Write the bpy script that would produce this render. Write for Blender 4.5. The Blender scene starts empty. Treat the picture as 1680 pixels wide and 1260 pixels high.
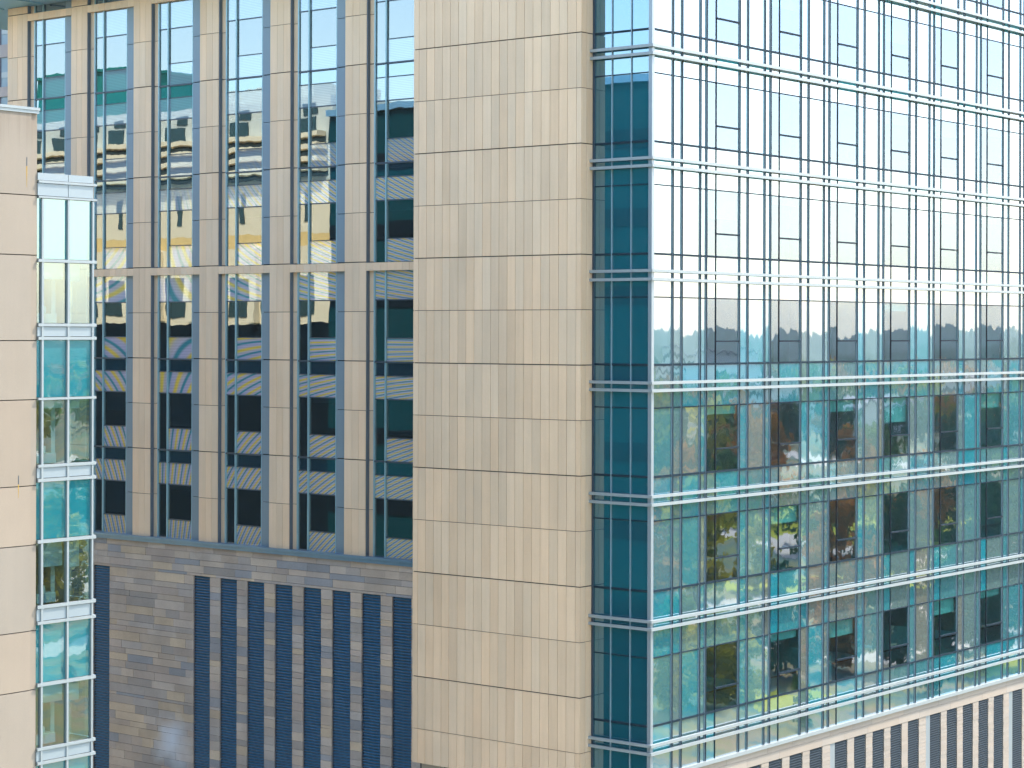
import bpy, math, random
from mathutils import Vector, Matrix
R = math.radians
rnd = random.Random(7)
S = bpy.context.scene
C = S.collection
EYE = 30.0                       # height of the camera above the ground; heights below are relative to it

# ------------------------------------------------------------------ camera
cam = bpy.data.cameras.new('camera')
cam_o = bpy.data.objects.new('camera', cam); C.objects.link(cam_o)
cam.sensor_width = 36.0
cam.lens = 3508.6 / 1680 * 36.0
cam.shift_y = -(84.565) / 1680
cam.clip_start = 1.0; cam.clip_end = 20000
cam_o.matrix_world = (Matrix.Translation((-65.3493, -45.9927, EYE)) @ Matrix.Rotation(R(38.8474 - 90), 4, 'Z')
                      @ Matrix.Rotation(R(90), 4, 'X') @ Matrix.Rotation(R(0.148), 4, 'Z'))
S.camera = cam_o

# ------------------------------------------------------------------ light
SUN_AZ, SUN_EL = -24.0, 51.0      # azimuth from +X towards +Y
w = bpy.data.worlds.new('World'); S.world = w; w.use_nodes = True
nt = w.node_tree; bg = nt.nodes['Background']
sky = nt.nodes.new('ShaderNodeTexSky'); sky.sky_type = 'NISHITA'; sky.sun_disc = False
sky.sun_elevation = R(SUN_EL); sky.sun_rotation = R(90 - SUN_AZ)
sky.air_density = 1.0; sky.dust_density = 1.3; sky.ozone_density = 0.6
nt.links.new(sky.outputs[0], bg.inputs[0]); bg.inputs[1].default_value = 0.15
sl = bpy.data.lights.new('sun', 'SUN'); sl.energy = 2.0; sl.angle = R(0.5); sl.color = (1, .93, .82)
so = bpy.data.objects.new('sun', sl); C.objects.link(so)
sd = Vector((math.cos(R(SUN_AZ)) * math.cos(R(SUN_EL)), math.sin(R(SUN_AZ)) * math.cos(R(SUN_EL)), math.sin(R(SUN_EL))))
so.rotation_euler = sd.to_track_quat('Z', 'Y').to_euler(); so.location = (60, -60, 120)
S.view_settings.view_transform = 'Standard'; S.view_settings.look = 'None'
S.view_settings.exposure = 2.38; S.view_settings.gamma = 1.0
S.cycles.max_bounces = 8; S.cycles.transparent_max_bounces = 12; S.cycles.glossy_bounces = 4
S.cycles.caustics_reflective = False; S.cycles.caustics_refractive = False
S.cycles.volume_bounces = 2

# ------------------------------------------------------------------ materials
def new_mat(name):
    m = bpy.data.materials.new(name); m.use_nodes = True
    t = m.node_tree; t.nodes.clear()
    out = t.nodes.new('ShaderNodeOutputMaterial')
    return m, t, out
def N(t, typ, **kw):
    n = t.nodes.new(typ)
    for k, v in kw.items():
        if k.startswith('i'):
            n.inputs[int(k[1:])].default_value = v
        else: setattr(n, k, v)
    return n
def L(t, a, b): t.links.new(a, b)
def mathn(t, op, a, b=None, clamp=False):
    n = t.nodes.new('ShaderNodeMath'); n.operation = op; n.use_clamp = clamp
    for i, v in enumerate((a, b)):
        if v is None: continue
        if isinstance(v, (int, float)): n.inputs[i].default_value = v
        else: L(t, v, n.inputs[i])
    return n.outputs[0]
def vmath(t, op, a, b=None, scale=None):
    n = t.nodes.new('ShaderNodeVectorMath'); n.operation = op
    for i, v in enumerate((a, b)):
        if v is None: continue
        if isinstance(v, tuple): n.inputs[i].default_value = v
        else: L(t, v, n.inputs[i])
    if scale is not None: n.inputs['Scale'].default_value = scale
    return n.outputs[0]
def mixc(t, fac, a, b, mode='MIX'):
    n = t.nodes.new('ShaderNodeMix'); n.data_type = 'RGBA'; n.blend_type = mode
    for sock, v in ((n.inputs[0], fac), (n.inputs[6], a), (n.inputs[7], b)):
        if isinstance(v, (int, float)): sock.default_value = v
        elif isinstance(v, tuple): sock.default_value = v if len(v) == 4 else (*v, 1)
        else: L(t, v, sock)
    return n.outputs[2]
def ramp(t, fac, stops):
    n = t.nodes.new('ShaderNodeValToRGB'); e = n.color_ramp.elements
    while len(e) > 1: e.remove(e[-1])
    e[0].position = stops[0][0]; e[0].color = (*stops[0][1], 1)
    for p, c in stops[1:]:
        x = e.new(p); x.color = (*c, 1)
    L(t, fac, n.inputs[0]); return n.outputs[0]
def noise(t, vec, scale, detail=3, rough=.5):
    n = t.nodes.new('ShaderNodeTexNoise'); n.inputs['Scale'].default_value = scale
    n.inputs['Detail'].default_value = detail; n.inputs['Roughness'].default_value = rough
    L(t, vec, n.inputs['Vector']); return n
def pos(t): return t.nodes.new('ShaderNodeNewGeometry').outputs['Position']
def scaled(t, v, s): return vmath(t, 'MULTIPLY', v, s)
def tone(t):
    n = t.nodes.new('ShaderNodeVertexColor'); n.layer_name = 'tone'; return n.outputs[0]

def plain(name, col, rough=.5, metal=0.0, var=.12, scale=3.0):
    m, t, out = new_mat(name)
    p = N(t, 'ShaderNodeBsdfPrincipled'); p.inputs['Roughness'].default_value = rough; p.inputs['Metallic'].default_value = metal
    if rough >= .7: p.inputs['Specular IOR Level'].default_value = .08
    n = noise(t, pos(t), scale, 4)
    c = mixc(t, n.outputs[0], tuple(x * (1 - var) for x in col), tuple(min(1, x * (1 + var)) for x in col))
    L(t, c, p.inputs[0]); L(t, p.outputs[0], out.inputs[0]); return m

def stone(name, col, streak=.10, grain=.10, mottled=.12, bump=.15, top=None):
    """cut stone: each panel keeps its own tone (vertex colour), plus vertical weathering and a fine grain"""
    m, t, out = new_mat(name)
    P = pos(t)
    p = N(t, 'ShaderNodeBsdfPrincipled'); p.inputs['Roughness'].default_value = .8
    p.inputs['Specular IOR Level'].default_value = .25
    a = noise(t, scaled(t, P, (3.2, 3.2, .22)), 1.6, 4, .6)
    b = noise(t, P, 28, 3, .6); c = noise(t, P, .55, 4, .55)
    f = mathn(t, 'ADD', 1.0, mathn(t, 'MULTIPLY', mathn(t, 'SUBTRACT', a.outputs[0], .5), streak * 2))
    f = mathn(t, 'ADD', f, mathn(t, 'MULTIPLY', mathn(t, 'SUBTRACT', b.outputs[0], .5), grain * 2))
    f = mathn(t, 'ADD', f, mathn(t, 'MULTIPLY', mathn(t, 'SUBTRACT', c.outputs[0], .5), mottled * 2))
    base = mixc(t, 1.0, (*col, 1), tone(t), 'MULTIPLY')
    v = vmath(t, 'SCALE', base); sc = v.node; L(t, f, sc.inputs['Scale'])
    col_out = v
    if top:                        # run-off stains under a coping: streaks that fade out downwards
        z = t.nodes.new('ShaderNodeSeparateXYZ'); L(t, P, z.inputs[0])
        d = mathn(t, 'DIVIDE', mathn(t, 'SUBTRACT', top, z.outputs[2]), 1.9)
        s = noise(t, scaled(t, P, (5, 5, .12)), 1.5, 4, .65)
        k = mathn(t, 'SUBTRACT', mathn(t, 'SUBTRACT', mathn(t, 'MULTIPLY', s.outputs[0], 1.7), .35), d, True)
        col_out = mixc(t, mathn(t, 'MULTIPLY', k, .9, True), v, (.16, .12, .085, 1))
    L(t, col_out, p.inputs[0])
    bm = N(t, 'ShaderNodeBump'); bm.inputs['Strength'].default_value = bump; bm.inputs['Distance'].default_value = .01
    L(t, b.outputs[0], bm.inputs['Height']); L(t, bm.outputs[0], p.inputs['Normal'])
    L(t, p.outputs[0], out.inputs[0]); return m

def wobble(t, amp, scale, tilt, stretch=(1, 1, .5)):
    """float-glass waviness: every pane has its own small tilt (vertex colour) and its own ripple"""
    g = t.nodes.new('ShaderNodeNewGeometry'); a = tone(t)
    off = vmath(t, 'SCALE', a, scale=60.0)
    v = vmath(t, 'ADD', scaled(t, g.outputs['Position'], stretch), off)
    n = noise(t, v, scale, 3, .55)
    d = vmath(t, 'SCALE', vmath(t, 'SUBTRACT', n.outputs['Color'], (.5, .5, .5)), scale=amp)
    e = vmath(t, 'SCALE', vmath(t, 'SUBTRACT', a, (.5, .5, .5)), scale=tilt)
    s = vmath(t, 'ADD', vmath(t, 'ADD', g.outputs['Normal'], d), e)
    return vmath(t, 'NORMALIZE', s)

def glass_opaque(name, base, refl, tint, amp=.006, scale=1.3, tilt=.002, var=.25, frit=None, rough=.004):
    m, t, out = new_mat(name)
    nrm = wobble(t, amp, scale, tilt)
    d = N(t, 'ShaderNodeBsdfDiffuse'); g = N(t, 'ShaderNodeBsdfGlossy'); g.inputs['Roughness'].default_value = rough
    g.inputs[0].default_value = (*tint, 1); L(t, nrm, g.inputs['Normal'])
    n = noise(t, pos(t), .8, 3)
    c = mixc(t, n.outputs[0], tuple(x * (1 - var) for x in base), tuple(min(1, x * (1 + var)) for x in base))
    if frit: c = frit(t, c)
    L(t, c, d.inputs[0])
    mx = N(t, 'ShaderNodeMixShader'); mx.inputs[0].default_value = refl
    L(t, d.outputs[0], mx.inputs[1]); L(t, g.outputs[0], mx.inputs[2]); L(t, mx.outputs[0], out.inputs[0]); return m

def glass_clear(name, through, refl, tint, amp=.006, scale=1.3, tilt=.003):
    m, t, out = new_mat(name)
    nrm = wobble(t, amp, scale, tilt)
    d = N(t, 'ShaderNodeBsdfTransparent'); d.inputs[0].default_value = (*through, 1)
    g = N(t, 'ShaderNodeBsdfGlossy'); g.inputs['Roughness'].default_value = .004
    g.inputs[0].default_value = (*tint, 1); L(t, nrm, g.inputs['Normal'])
    mx = N(t, 'ShaderNodeMixShader'); mx.inputs[0].default_value = refl
    L(t, d.outputs[0], mx.inputs[1]); L(t, g.outputs[0], mx.inputs[2]); L(t, mx.outputs[0], out.inputs[0]); return m

def reflection_tint(t, c):
    """pane by pane greens and teals, painted to stand for hazy blue reflections"""
    s = t.nodes.new('ShaderNodeSeparateColor'); L(t, tone(t), s.inputs[0])
    k = ramp(t, s.outputs[0], [(0, (.035, .125, .135)), (.3, (.085, .115, .105)), (.5, (.02, .14, .16)), (.75, (.0, .155, .195)), (.88, (.03, .11, .125)), (1, (.13, .11, .08))])
    return mixc(t, .8, c, k)
def moire(t, c):
    """moire interference painted as glass colour: yellow, teal and lavender stripes fanning across the facade"""
    P = pos(t); s = t.nodes.new('ShaderNodeSeparateXYZ'); L(t, P, s.inputs[0])
    # stripes fan out: phase = k (z - z0)(y - y0) corrected for the widening of the fan
    zz = mathn(t, 'SUBTRACT', s.outputs[2], EYE + .55)
    yy = mathn(t, 'SUBTRACT', 28.9, s.outputs[1])
    d = mathn(t, 'ADD', s.outputs[1], 100.0)
    ph = mathn(t, 'MULTIPLY', mathn(t, 'MULTIPLY', zz, yy), .335)
    q = mathn(t, 'MULTIPLY', yy, yy)
    ph = mathn(t, 'ADD', ph, mathn(t, 'MULTIPLY', q, .012))
    fr = mathn(t, 'FRACT', ph)
    st = ramp(t, fr, [(0, (.27, .235, .28)), (.22, (.25, .22, .28)), (.31, (.03, .14, .15)), (.40, (.03, .13, .145)), (.49, (.28, .24, .27)),
                      (.64, (.30, .25, .22)), (.75, (.44, .30, .04)), (.88, (.42, .28, .035)), (1.0, (.27, .235, .28))])
    fine = mathn(t, 'FRACT', mathn(t, 'MULTIPLY', s.outputs[2], 14.0))
    k = mathn(t, 'ADD', .8, mathn(t, 'MULTIPLY', mathn(t, 'GREATER_THAN', fine, .5), .3))
    k = mathn(t, 'MULTIPLY', k, 1.55)
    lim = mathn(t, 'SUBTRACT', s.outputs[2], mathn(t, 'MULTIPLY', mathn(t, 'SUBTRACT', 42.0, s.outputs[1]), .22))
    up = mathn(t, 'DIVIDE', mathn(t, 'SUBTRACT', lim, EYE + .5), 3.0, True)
    st = mixc(t, up, st, (.11, .13, .15, 1))  # stripes painted out higher up, as if reflections washed over them
    v = vmath(t, 'SCALE', st); L(t, k, v.node.inputs['Scale']); return v

M = {}
M['stone'] = stone('beige_limestone', (.66, .462, .30), streak=.09, grain=.07, mottled=.10)
M['stone_left'] = stone('pale_precast_concrete', (.25, .204, .158), streak=.04, grain=.06, mottled=.10, top=EYE + 6.4)
M['slate'] = stone('split_slate', (.43, .36, .30), streak=.05, grain=.30, mottled=.35, bump=.5)
M['base_stone'] = stone('cream_base_stone', (.285, .24, .195), streak=.04, grain=.10, mottled=.10)
M['joint'] = plain('dark_joint', (.045, .04, .037), .9)
M['alu'] = plain('pale_aluminium', (.22, .25, .27), .35, .25, .05)
M['white_alu'] = plain('white_aluminium', (.225, .25, .255), .4, .05, .05)
M['mullion'] = plain('blue_grey_mullion', (.007, .018, .028), .7, .0, .06)
M['mullion_side'] = plain('pale_mullion_side', (.22, .29, .33), .4, .1, .06)
M['dark_metal'] = plain('dark_navy_metal', (.022, .04, .06), .45, .2)
M['teal_metal'] = plain('teal_mullion', (.20, .34, .38), .35, .2, .1)
M['jamb'] = plain('slate_blue_jamb', (.075, .10, .125), .5, .1)
M['blue_panel'] = plain('blue_grey_panel', (.14, .195, .23), .5, .1, .08, .7)
M['louvre_blue'] = plain('navy_louvre', (.03, .18, .34), .45, .2, .2, 2)
M['louvre_grey'] = plain('grey_louvre', (.032, .04, .046), .85, .0, .15, 2)
M['sill_blue'] = plain('blue_sill', (.10, .19, .27), .35, .3, .15)
M['band'] = plain('white_spandrel_band', (.21, .245, .26), .35, 0, .06, .8)
M['frit'] = glass_opaque('fritted_glass', (.04, .12, .13), .29, (.86, .91, 1.0), .011, 2.4, .004, .15, reflection_tint, .018)
M['vision'] = glass_clear('vision_glass', (.30, .70, .74), .24, (.60, .71, .86), .011, 1.6, .006)
M['corner_glass'] = glass_opaque('dark_teal_glass', (.0, .068, .092), .27, (.55, .74, .86), .003, .7, .001, .2)
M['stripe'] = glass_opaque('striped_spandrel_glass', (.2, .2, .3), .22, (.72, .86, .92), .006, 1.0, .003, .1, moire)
M['pane_a'] = glass_clear('courtyard_glass', (.0, .12, .18), .25, (.76, .84, .84), .008, .9, .003)
M['pane_dark'] = glass_opaque('shadow_box_glass', (.0, .014, .024), .27, (.68, .85, .92), .008, .9, .003)
M['teal_glass'] = glass_opaque('teal_spandrel_glass', (.008, .125, .15), .17, (.85, 1, 1), .010, 1.6, .004, .15)
M['bay_glass'] = glass_clear('bay_vision_glass', (.38, .60, .66), .19, (.85, 1, 1), .010, 1.6, .004)
M['room'] = plain('room_wall', (.30, .31, .28), .9)
M['room_dim'] = plain('office_room', (.24, .36, .34), .9)
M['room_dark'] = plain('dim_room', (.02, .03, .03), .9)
M['blind'] = plain('roller_blind', (.34, .34, .29), .9, 0, .05)
M['brown_blind'] = plain('brown_blind', (.16, .12, .07), .9)
M['canopy'] = plain('blue_canopy_metal', (.22, .44, .62), .5, .4, .15, .4)
M['bark'] = plain('bark', (.09, .065, .045), .9)

# ------------------------------------------------------------------ mesh builder
class MB:
    def __init__(s): s.v = []; s.f = []; s.m = []; s.c = []
    def quad(s, pts, mi=0, col=(1, 1, 1)):
        b = len(s.v); s.v += [tuple(p) for p in pts]; s.f.append(tuple(range(b, b + len(pts)))); s.m.append(mi); s.c.append(col)
    def box(s, x0, x1, y0, y1, z0, z1, mi=0, col=(1, 1, 1)):
        if x0 > x1: x0, x1 = x1, x0
        if y0 > y1: y0, y1 = y1, y0
        if z0 > z1: z0, z1 = z1, z0
        b = len(s.v)
        s.v += [(x, y, z + EYE) for z in (z0, z1) for y in (y0, y1) for x in (x0, x1)]
        for f in ((0, 2, 3, 1), (4, 5, 7, 6), (0, 1, 5, 4), (1, 3, 7, 5), (3, 2, 6, 7), (2, 0, 4, 6)):
            s.f.append(tuple(b + i for i in f)); s.m.append(mi); s.c.append(col)
    def tube(s, a, b, r0, r1, n=7, mi=0, col=(1, 1, 1)):
        a = Vector(a); b = Vector(b); d = (b - a).normalized()
        u = d.orthogonal().normalized(); w_ = d.cross(u); k = len(s.v)
        for p, r in ((a, r0), (b, r1)):
            for i in range(n):
                q = p + (u * math.cos(2 * math.pi * i / n) + w_ * math.sin(2 * math.pi * i / n)) * r
                s.v.append(tuple(q))
        for i in range(n):
            j = (i + 1) % n
            s.f.append((k + i, k + j, k + n + j, k + n + i)); s.m.append(mi); s.c.append(col)
        s.f.append(tuple(k + n + i for i in range(n))); s.m.append(mi); s.c.append(col)
    # a pane / panel standing in the plane x = const (faces -X) or y = const (faces -Y)
    def pane_x(s, x, y0, y1, z0, z1, col=None, mi=0):
        c = col or (rnd.random(), rnd.random(), rnd.random()); a, b = max(y0, y1), min(y0, y1)
        s.quad([(x, a, z0 + EYE), (x, b, z0 + EYE), (x, b, z1 + EYE), (x, a, z1 + EYE)], mi, c)
    def pane_y(s, y, x0, x1, z0, z1, col=None, mi=0):
        c = col or (rnd.random(), rnd.random(), rnd.random()); a, b = min(x0, x1), max(x0, x1)
        s.quad([(a, y, z0 + EYE), (b, y, z0 + EYE), (b, y, z1 + EYE), (a, y, z1 + EYE)], mi, c)
    def build(s, name, mats, parent=None, label=None, kind=None, smooth=False):
        me = bpy.data.meshes.new(name); me.from_pydata(s.v, [], s.f); me.update()
        if not isinstance(mats, (list, tuple)): mats = [mats]
        for m in mats: me.materials.append(M[m] if isinstance(m, str) else m)
        me.polygons.foreach_set('material_index', s.m)
        at = me.color_attributes.new('tone', 'FLOAT_COLOR', 'CORNER')
        buf = []
        for p in me.polygons:
            c = s.c[p.index]
            for _ in range(p.loop_total): buf += [c[0], c[1], c[2], 1.0]
        at.data.foreach_set('color', buf)
        if smooth: me.polygons.foreach_set('use_smooth', [True] * len(me.polygons))
        o = bpy.data.objects.new(name, me); C.objects.link(o)
        if parent: o.parent = parent; o.matrix_parent_inverse = Matrix.Identity(4)
        if parent and parent.location.length: o.location = -parent_world(parent)
        if label: o['label'] = label
        if kind: o['kind'] = kind
        return o
def parent_world(p):
    v = Vector(p.location); q = p.parent
    while q: v += q.location; q = q.parent
    return v
def thing(name, label, cat, loc=(0, 0, 0), group=None):
    o = bpy.data.objects.new(name, None); C.objects.link(o); o.location = loc
    o['label'] = label; o['category'] = cat
    if group: o['group'] = group
    return o
def grey(lo, hi, warm=.03):
    k = rnd.uniform(lo, hi); a = rnd.uniform(-warm, warm)
    return (k * (1 + a), k, k * (1 - a))

def panels_x(mb, x, ys, zs, gapz, gapy=.018, depth=.05, tint=lambda: grey(.92, 1.05) if rnd.random() < .8 else grey(.87, .94)):
    """stone panels with real open joints, front at x, facing -X"""
    for i in range(len(ys) - 1):
        a, b = max(ys[i], ys[i + 1]) - gapy / 2, min(ys[i], ys[i + 1]) + gapy / 2
        for j in range(len(zs) - 1):
            t0, b0 = max(zs[j], zs[j + 1]) - gapz(max(zs[j], zs[j + 1])) / 2, min(zs[j], zs[j + 1]) + gapz(min(zs[j], zs[j + 1])) / 2
            o = rnd.uniform(-.003, .003); mb.box(x + o, x + depth, b, a, b0, t0, 0, tint())
def panels_y(mb, y, xs, zs, gapz, gapx=.018, depth=.05, tint=lambda: grey(.90, 1.06)):
    for i in range(len(xs) - 1):
        a, b = min(xs[i], xs[i + 1]) + gapx / 2, max(xs[i], xs[i + 1]) - gapx / 2
        for j in range(len(zs) - 1):
            t0, b0 = max(zs[j], zs[j + 1]) - gapz(max(zs[j], zs[j + 1])) / 2, min(zs[j], zs[j + 1]) + gapz(min(zs[j], zs[j + 1])) / 2
            mb.box(a, b, y, y + depth, b0, t0, 0, tint())

GROUND = -30.0
K0 = 11.37; H = 2.1
def zk(k): return K0 - H * k
def heavy(z):
    k = (K0 - z) / H
    return .042 if abs(k - round(k)) < .05 and int(round(k)) % 2 == 0 else .024

# =================================================================== MAIN BUILDING
ob = thing('office_building', 'tall office block of beige stone and striped windows with a glass curtain wall corner', 'building', (0, 0, 0))
TOP_A, TOP_T = 16.6, 22.5
# -- solid rear mass, roofs (behind the rooms)
b = MB()
b.box(6.4, 40, 11.2, 39.7, GROUND, TOP_A - .3)
b.box(5.2, 40, 4.8, 11.19, GROUND, TOP_T)
b.box(1.7, 6.39, 11.2, 39.7, GROUND, -9.9)
b.box(-.2, 5.19, 2.75, 11.19, GROUND, -17.0)
b.box(.3, 40, .6, 4.79, GROUND, -16.9)
b.box(-.70, 5.19, 2.78, 11.08, TOP_T - .3, TOP_T)
b.box(.1, 40, .1, 4.79, TOP_T - .3, TOP_T - .01)
b.box(1.7, 6.39, 39.3, 39.7, -9.89, TOP_A - .3)
b.box(1.7, 6.39, 11.2, 11.4, -9.89, TOP_A - .3)
b.box(39.7, 40, .2, 4.79, -16.89, TOP_T - .31)
b.build('building_core', 'joint', ob)
# -- floor slabs seen through the glass
b = MB(); d = MB()
for k in range(-4, 11, 2):
    if k > -3: d.box(1.75, 6.39, 11.45, 39.25, zk(k) - .5, zk(k) - .1)
    b.box(.25, 39.6, .25, 4.79, zk(k) - .9, zk(k) - .35)
    for x in (8.3, 17.6, 26.9):
        b.box(x - .08, x + .08, .35, 4.78, zk(k) - 4.5, zk(k) - 1.0)
b.box(.25, 39.6, .25, 4.79, -15.9, -15.4)
for y in (33.9, 29.4, 24.9, 20.3, 15.8):
    d.box(1.9, 6.38, y - .1, y + .1, -9.88, 15.0)
b.build('floor_slab', 'room_dim', ob)
b = MB(); b.box(.25, 39.6, 4.70, 4.78, -15.3, 22.0); b.build('rear_wall', 'room_dim', ob)
d.build('floor_slab', 'room_dark', ob)

# -- projecting stone wall (stands proud of the recessed window wing)
XB, YB1, YB2 = -.76, 11.14, 2.69
ys = [11.14, 10.86, 10.45, 10.03, 9.61, 9.21, 8.78, 8.36, 7.95, 7.53, 7.10, 6.69, 6.28, 5.87, 5.45, 5.03, 4.62, 4.19, 3.76, 3.35, 2.92, 2.69]
zs = [TOP_T - .02] + [zk(k) for k in range(-5, 14)] + [-17.31]
b = MB()
panels_x(b, XB, ys, zs, heavy)
panels_y(b, YB2, [XB + .051, -.42, -.02], zs, heavy)
panels_y(b, YB1 - .05, [XB + .051, 1.3], [TOP_T - .02, -17.31], heavy)
b.box(XB + .045, 0.0, YB2 + .045, YB1 - .045, -17.29, TOP_T - .05, 1)
b.build('stone_wall', ['stone', 'joint'], ob)
b = MB()
b.box(-.45, -.2, 9.9, 10.9, GROUND, -17.0); b.box(-.45, -.2, 6.0, 7.0, GROUND, -17.0)
b.build('undercroft_pier', 'base_stone', ob)
b = MB(); b.pane_x(-.25, 3, 9.89, GROUND, -17.0); b.build('undercroft_glass', 'corner_glass', ob)

# -- recessed window wing: piers
XA, XR = 1.35, 1.57
PL = [39.80, 34.96, 30.47, 25.96, 21.45, 16.92, 12.40]          # left end of each pier
PW = [1.52, 1.17, 1.22, 1.23, 1.24, 1.24, 1.25]
zsA = [zk(k) for k in range(-2, 11)]
zsA[-1] = -9.52
for i, (yl, pw) in enumerate(zip(PL, PW)):
    b = MB(); n = 4 if i == 0 else 3
    e = [yl - pw * j / n for j in range(n + 1)]
    if i: e = [yl, yl - pw * .36, yl - pw * .68, yl - pw]
    panels_x(b, XA, e, [15.94] + zsA, heavy, .012, .05, lambda: grey(.92, 1.05))
    b.box(XA + .045, 1.7, yl - pw + .01, yl - .01, -9.52, 15.94, 1)
    b.build('stone_pier', ['stone', 'joint'], ob)
# -- lintels over every third storey
for i in range(6):
    y1, y0 = PL[i] - PW[i], PL[i + 1]
    for F in (15.57, 2.97):
        b = MB(); n = 8
        panels_x(b, XA + .004, [y1 - (y1 - y0) * j / n for j in range(n + 1)], [F - .03, F - .37], lambda z: .0, .012, .05, lambda: grey(.93, 1.05))
        b.box(XA + .05, 1.62, y0, y1, F - .365, F - .035, 0, (.95, .95, .95))
        b.build('lintel', 'stone', ob)
# -- window bays between the piers
def win_edges(i):
    """glass left edge, mullion, big pane right edge, panel right edge; on the recessed plane"""
    o = PL[i + 1]
    return dict(j=PL[i] - PW[i], g=o + 2.97, m0=o + 2.375, m1=o + 2.23, r=o + .655, p=o - .02)
FLOORS = [19.77, 15.57, 11.37, 7.17, 2.97, -1.23, -5.43]
for i in range(6):
    e = win_edges(i)
    b = MB(); b.box(XA + .02, XR + .1, e['j'] - .045, e['j'] - .002, -9.5, 15.94)
    b.build('jamb_lining', 'jamb', ob)
    b = MB(); panels_x(b, XR - .03, [e['j'] - .046, e['g'] + .015], [15.94] + zsA, heavy, .0, .06, lambda: grey(.90, 1.04)); b.build('stone_reveal', 'stone', ob)
    b = MB(); panels_x(b, XR - .03, [e['r'], e['p'] - .3], [15.94] + zsA, heavy, .0, .06, lambda: grey(.95, 1.05)); b.build('metal_panel', 'blue_panel', ob)
    for fi, F in enumerate(FLOORS):
        B = F - 4.2
        if F > 16:          # only the foot of the top storey shows under the eaves
            F = 15.94; B = 15.57
            fr = MB(); fr.box(XR - .06, XR + .06, e['g'] - .06, e['g'] + .015, B, F); fr.box(XR - .08, XR - .004, e['m1'] + .03, e['m0'] - .045, B, F)
            wn = fr.build('window', 'teal_metal', ob)
            mb = MB(); mb.pane_x(XR, e['g'] - .06, e['r'] + .04, B, F); mb.build('vision_pane', 'pane_a', wn)
            continue
        topf = F - .37 if F in (15.57, 2.97) else F
        fr = MB(); x0 = XR - .06
        fr.box(x0 - .0, XR + .06, e['g'] - .06, e['g'] + .015, B, topf)                # left frame
        fr.box(x0 - .02, XR - .004, e['m1'] + .03, e['m0'] - .045, B, topf)               # projecting mullion
        fr.box(XR - .035, XR + .06, e['r'] + .0, e['r'] + .04, B, topf)
        z1, z2, z3 = F - .615, F - 1.605, F - 3.22
        if topf == F: fr.box(x0 - .02, XR + .05, e['r'] + .04, e['g'] - .06, F - .07, F + .0, 1)
        if topf == F: fr.box(XR - .03, XR + .05, e['r'] + .04, e['g'] - .06, z1 - .02, z1 + .02, 1)
        fr.box(XR - .03, XR + .05, e['r'] + .04, e['g'] - .06, z2 - .025, z2 + .025, 1)
        fr.box(XR - .03, XR + .05, e['r'] + .04, e['m1'] + .03, z3 - .02, z3 + .02, 1)
        wn = fr.build('window', ['teal_metal', 'dark_metal'], ob)
        N0, N1 = e['g'] - .06, e['m0'] - .045; W0, W1 = e['m1'] + .03, e['r'] + .04
        def one(name, mat, *q):
            mb = MB(); mb.pane_x(XR, *q); mb.build(name, mat, wn)
        if topf == F: one('shadow_box_pane', 'pane_dark', N0, W1, z1, F - .05)
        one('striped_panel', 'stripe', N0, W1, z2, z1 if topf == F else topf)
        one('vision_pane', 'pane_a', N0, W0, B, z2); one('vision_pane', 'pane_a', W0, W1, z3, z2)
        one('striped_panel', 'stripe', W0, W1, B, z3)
        # blind behind the big pane, drawn to a different height in each window
        dr = rnd.choice([0, .25, .45, .9, 1.5, 0.3])
        if dr > .1:
            bl = MB(); bl.box(XR + .12, XR + .14, W1 + .03, W0 - .03, max(z2 - dr, z3 + .02), z2)
            bl.build('roller_blind', 'brown_blind' if i == 0 and F < 8 else 'blind', wn)
# -- sill ledge and slate base of the wing
b = MB()
b.box(XA - .16, 1.75, 11.16, 39.8, -9.60, -9.50); b.box(XA - .10, 1.75, 11.16, 39.8, -9.76, -9.61)
b.build('sill_ledge', 'sill_blue', ob)
slots = [(14.15 + 1.735 * k, 13.06 + 1.735 * k) for k in range(8)] + [(33.23, 32.07)]
SLT = -11.09
SL = [(1, .93, .87), (.95, .91, .90), (.80, .80, .84), (.58, .66, .80), (1.08, .97, .82), (.88, .82, .81), (.76, .76, .79), (1.0, .92, .86), (.92, .87, .84), (.84, .84, .88)]
def slate_col():
    c = rnd.choice(SL); k = rnd.uniform(.84, 1.08); return (c[0] * k, c[1] * k, c[2] * k)
b = MB(); z = -9.77
ops = sorted([(l, r) for r, l in [(a, c) for a, c in slots]], key=lambda q: q[0])  # (low y, high y)
row = 0
while z > GROUND:
    h = rnd.choice([.26, .34, .38, .38, .42, .13 if row % 5 == 2 else .36]); zb = z - h
    if z > SLT and zb < SLT + .12: zb = SLT
    # spans of solid wall in this course
    spans = [(11.16, 39.8)]
    if z <= SLT + .001:
        spans = []; y0 = 11.16
        for lo, hi in ops:
            if lo > y0: spans.append((y0, lo))
            y0 = hi
        spans.append((y0, 39.8))
    for a, c in spans:
        y = a
        first = True
        while y < c - .001:
            ln = rnd.uniform(.7, 2.1) if not first else rnd.uniform(.3, 1.4)
            if c - y - ln < .35 or c - a < .9: ln = c - y
            first = False
            dx = rnd.uniform(-.008, .008)
            b.box(XA + .0 + dx, XA + .12, y + .004, y + ln - .005, zb + .008, z - .006, 0, slate_col())
            y += ln
    z = zb; row += 1
y0 = 11.16
for lo, hi in ops + [(39.8, 39.8)]:
    if lo > y0: b.box(XA + .10, 1.68, y0 + .005, lo - .005, GROUND, SLT, 1)
    y0 = hi
b.box(XA + .10, 1.68, 11.17, 39.79, SLT + .003, -9.77, 1)
b.build('slate_base_wall', ['slate', 'joint'], ob)
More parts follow.
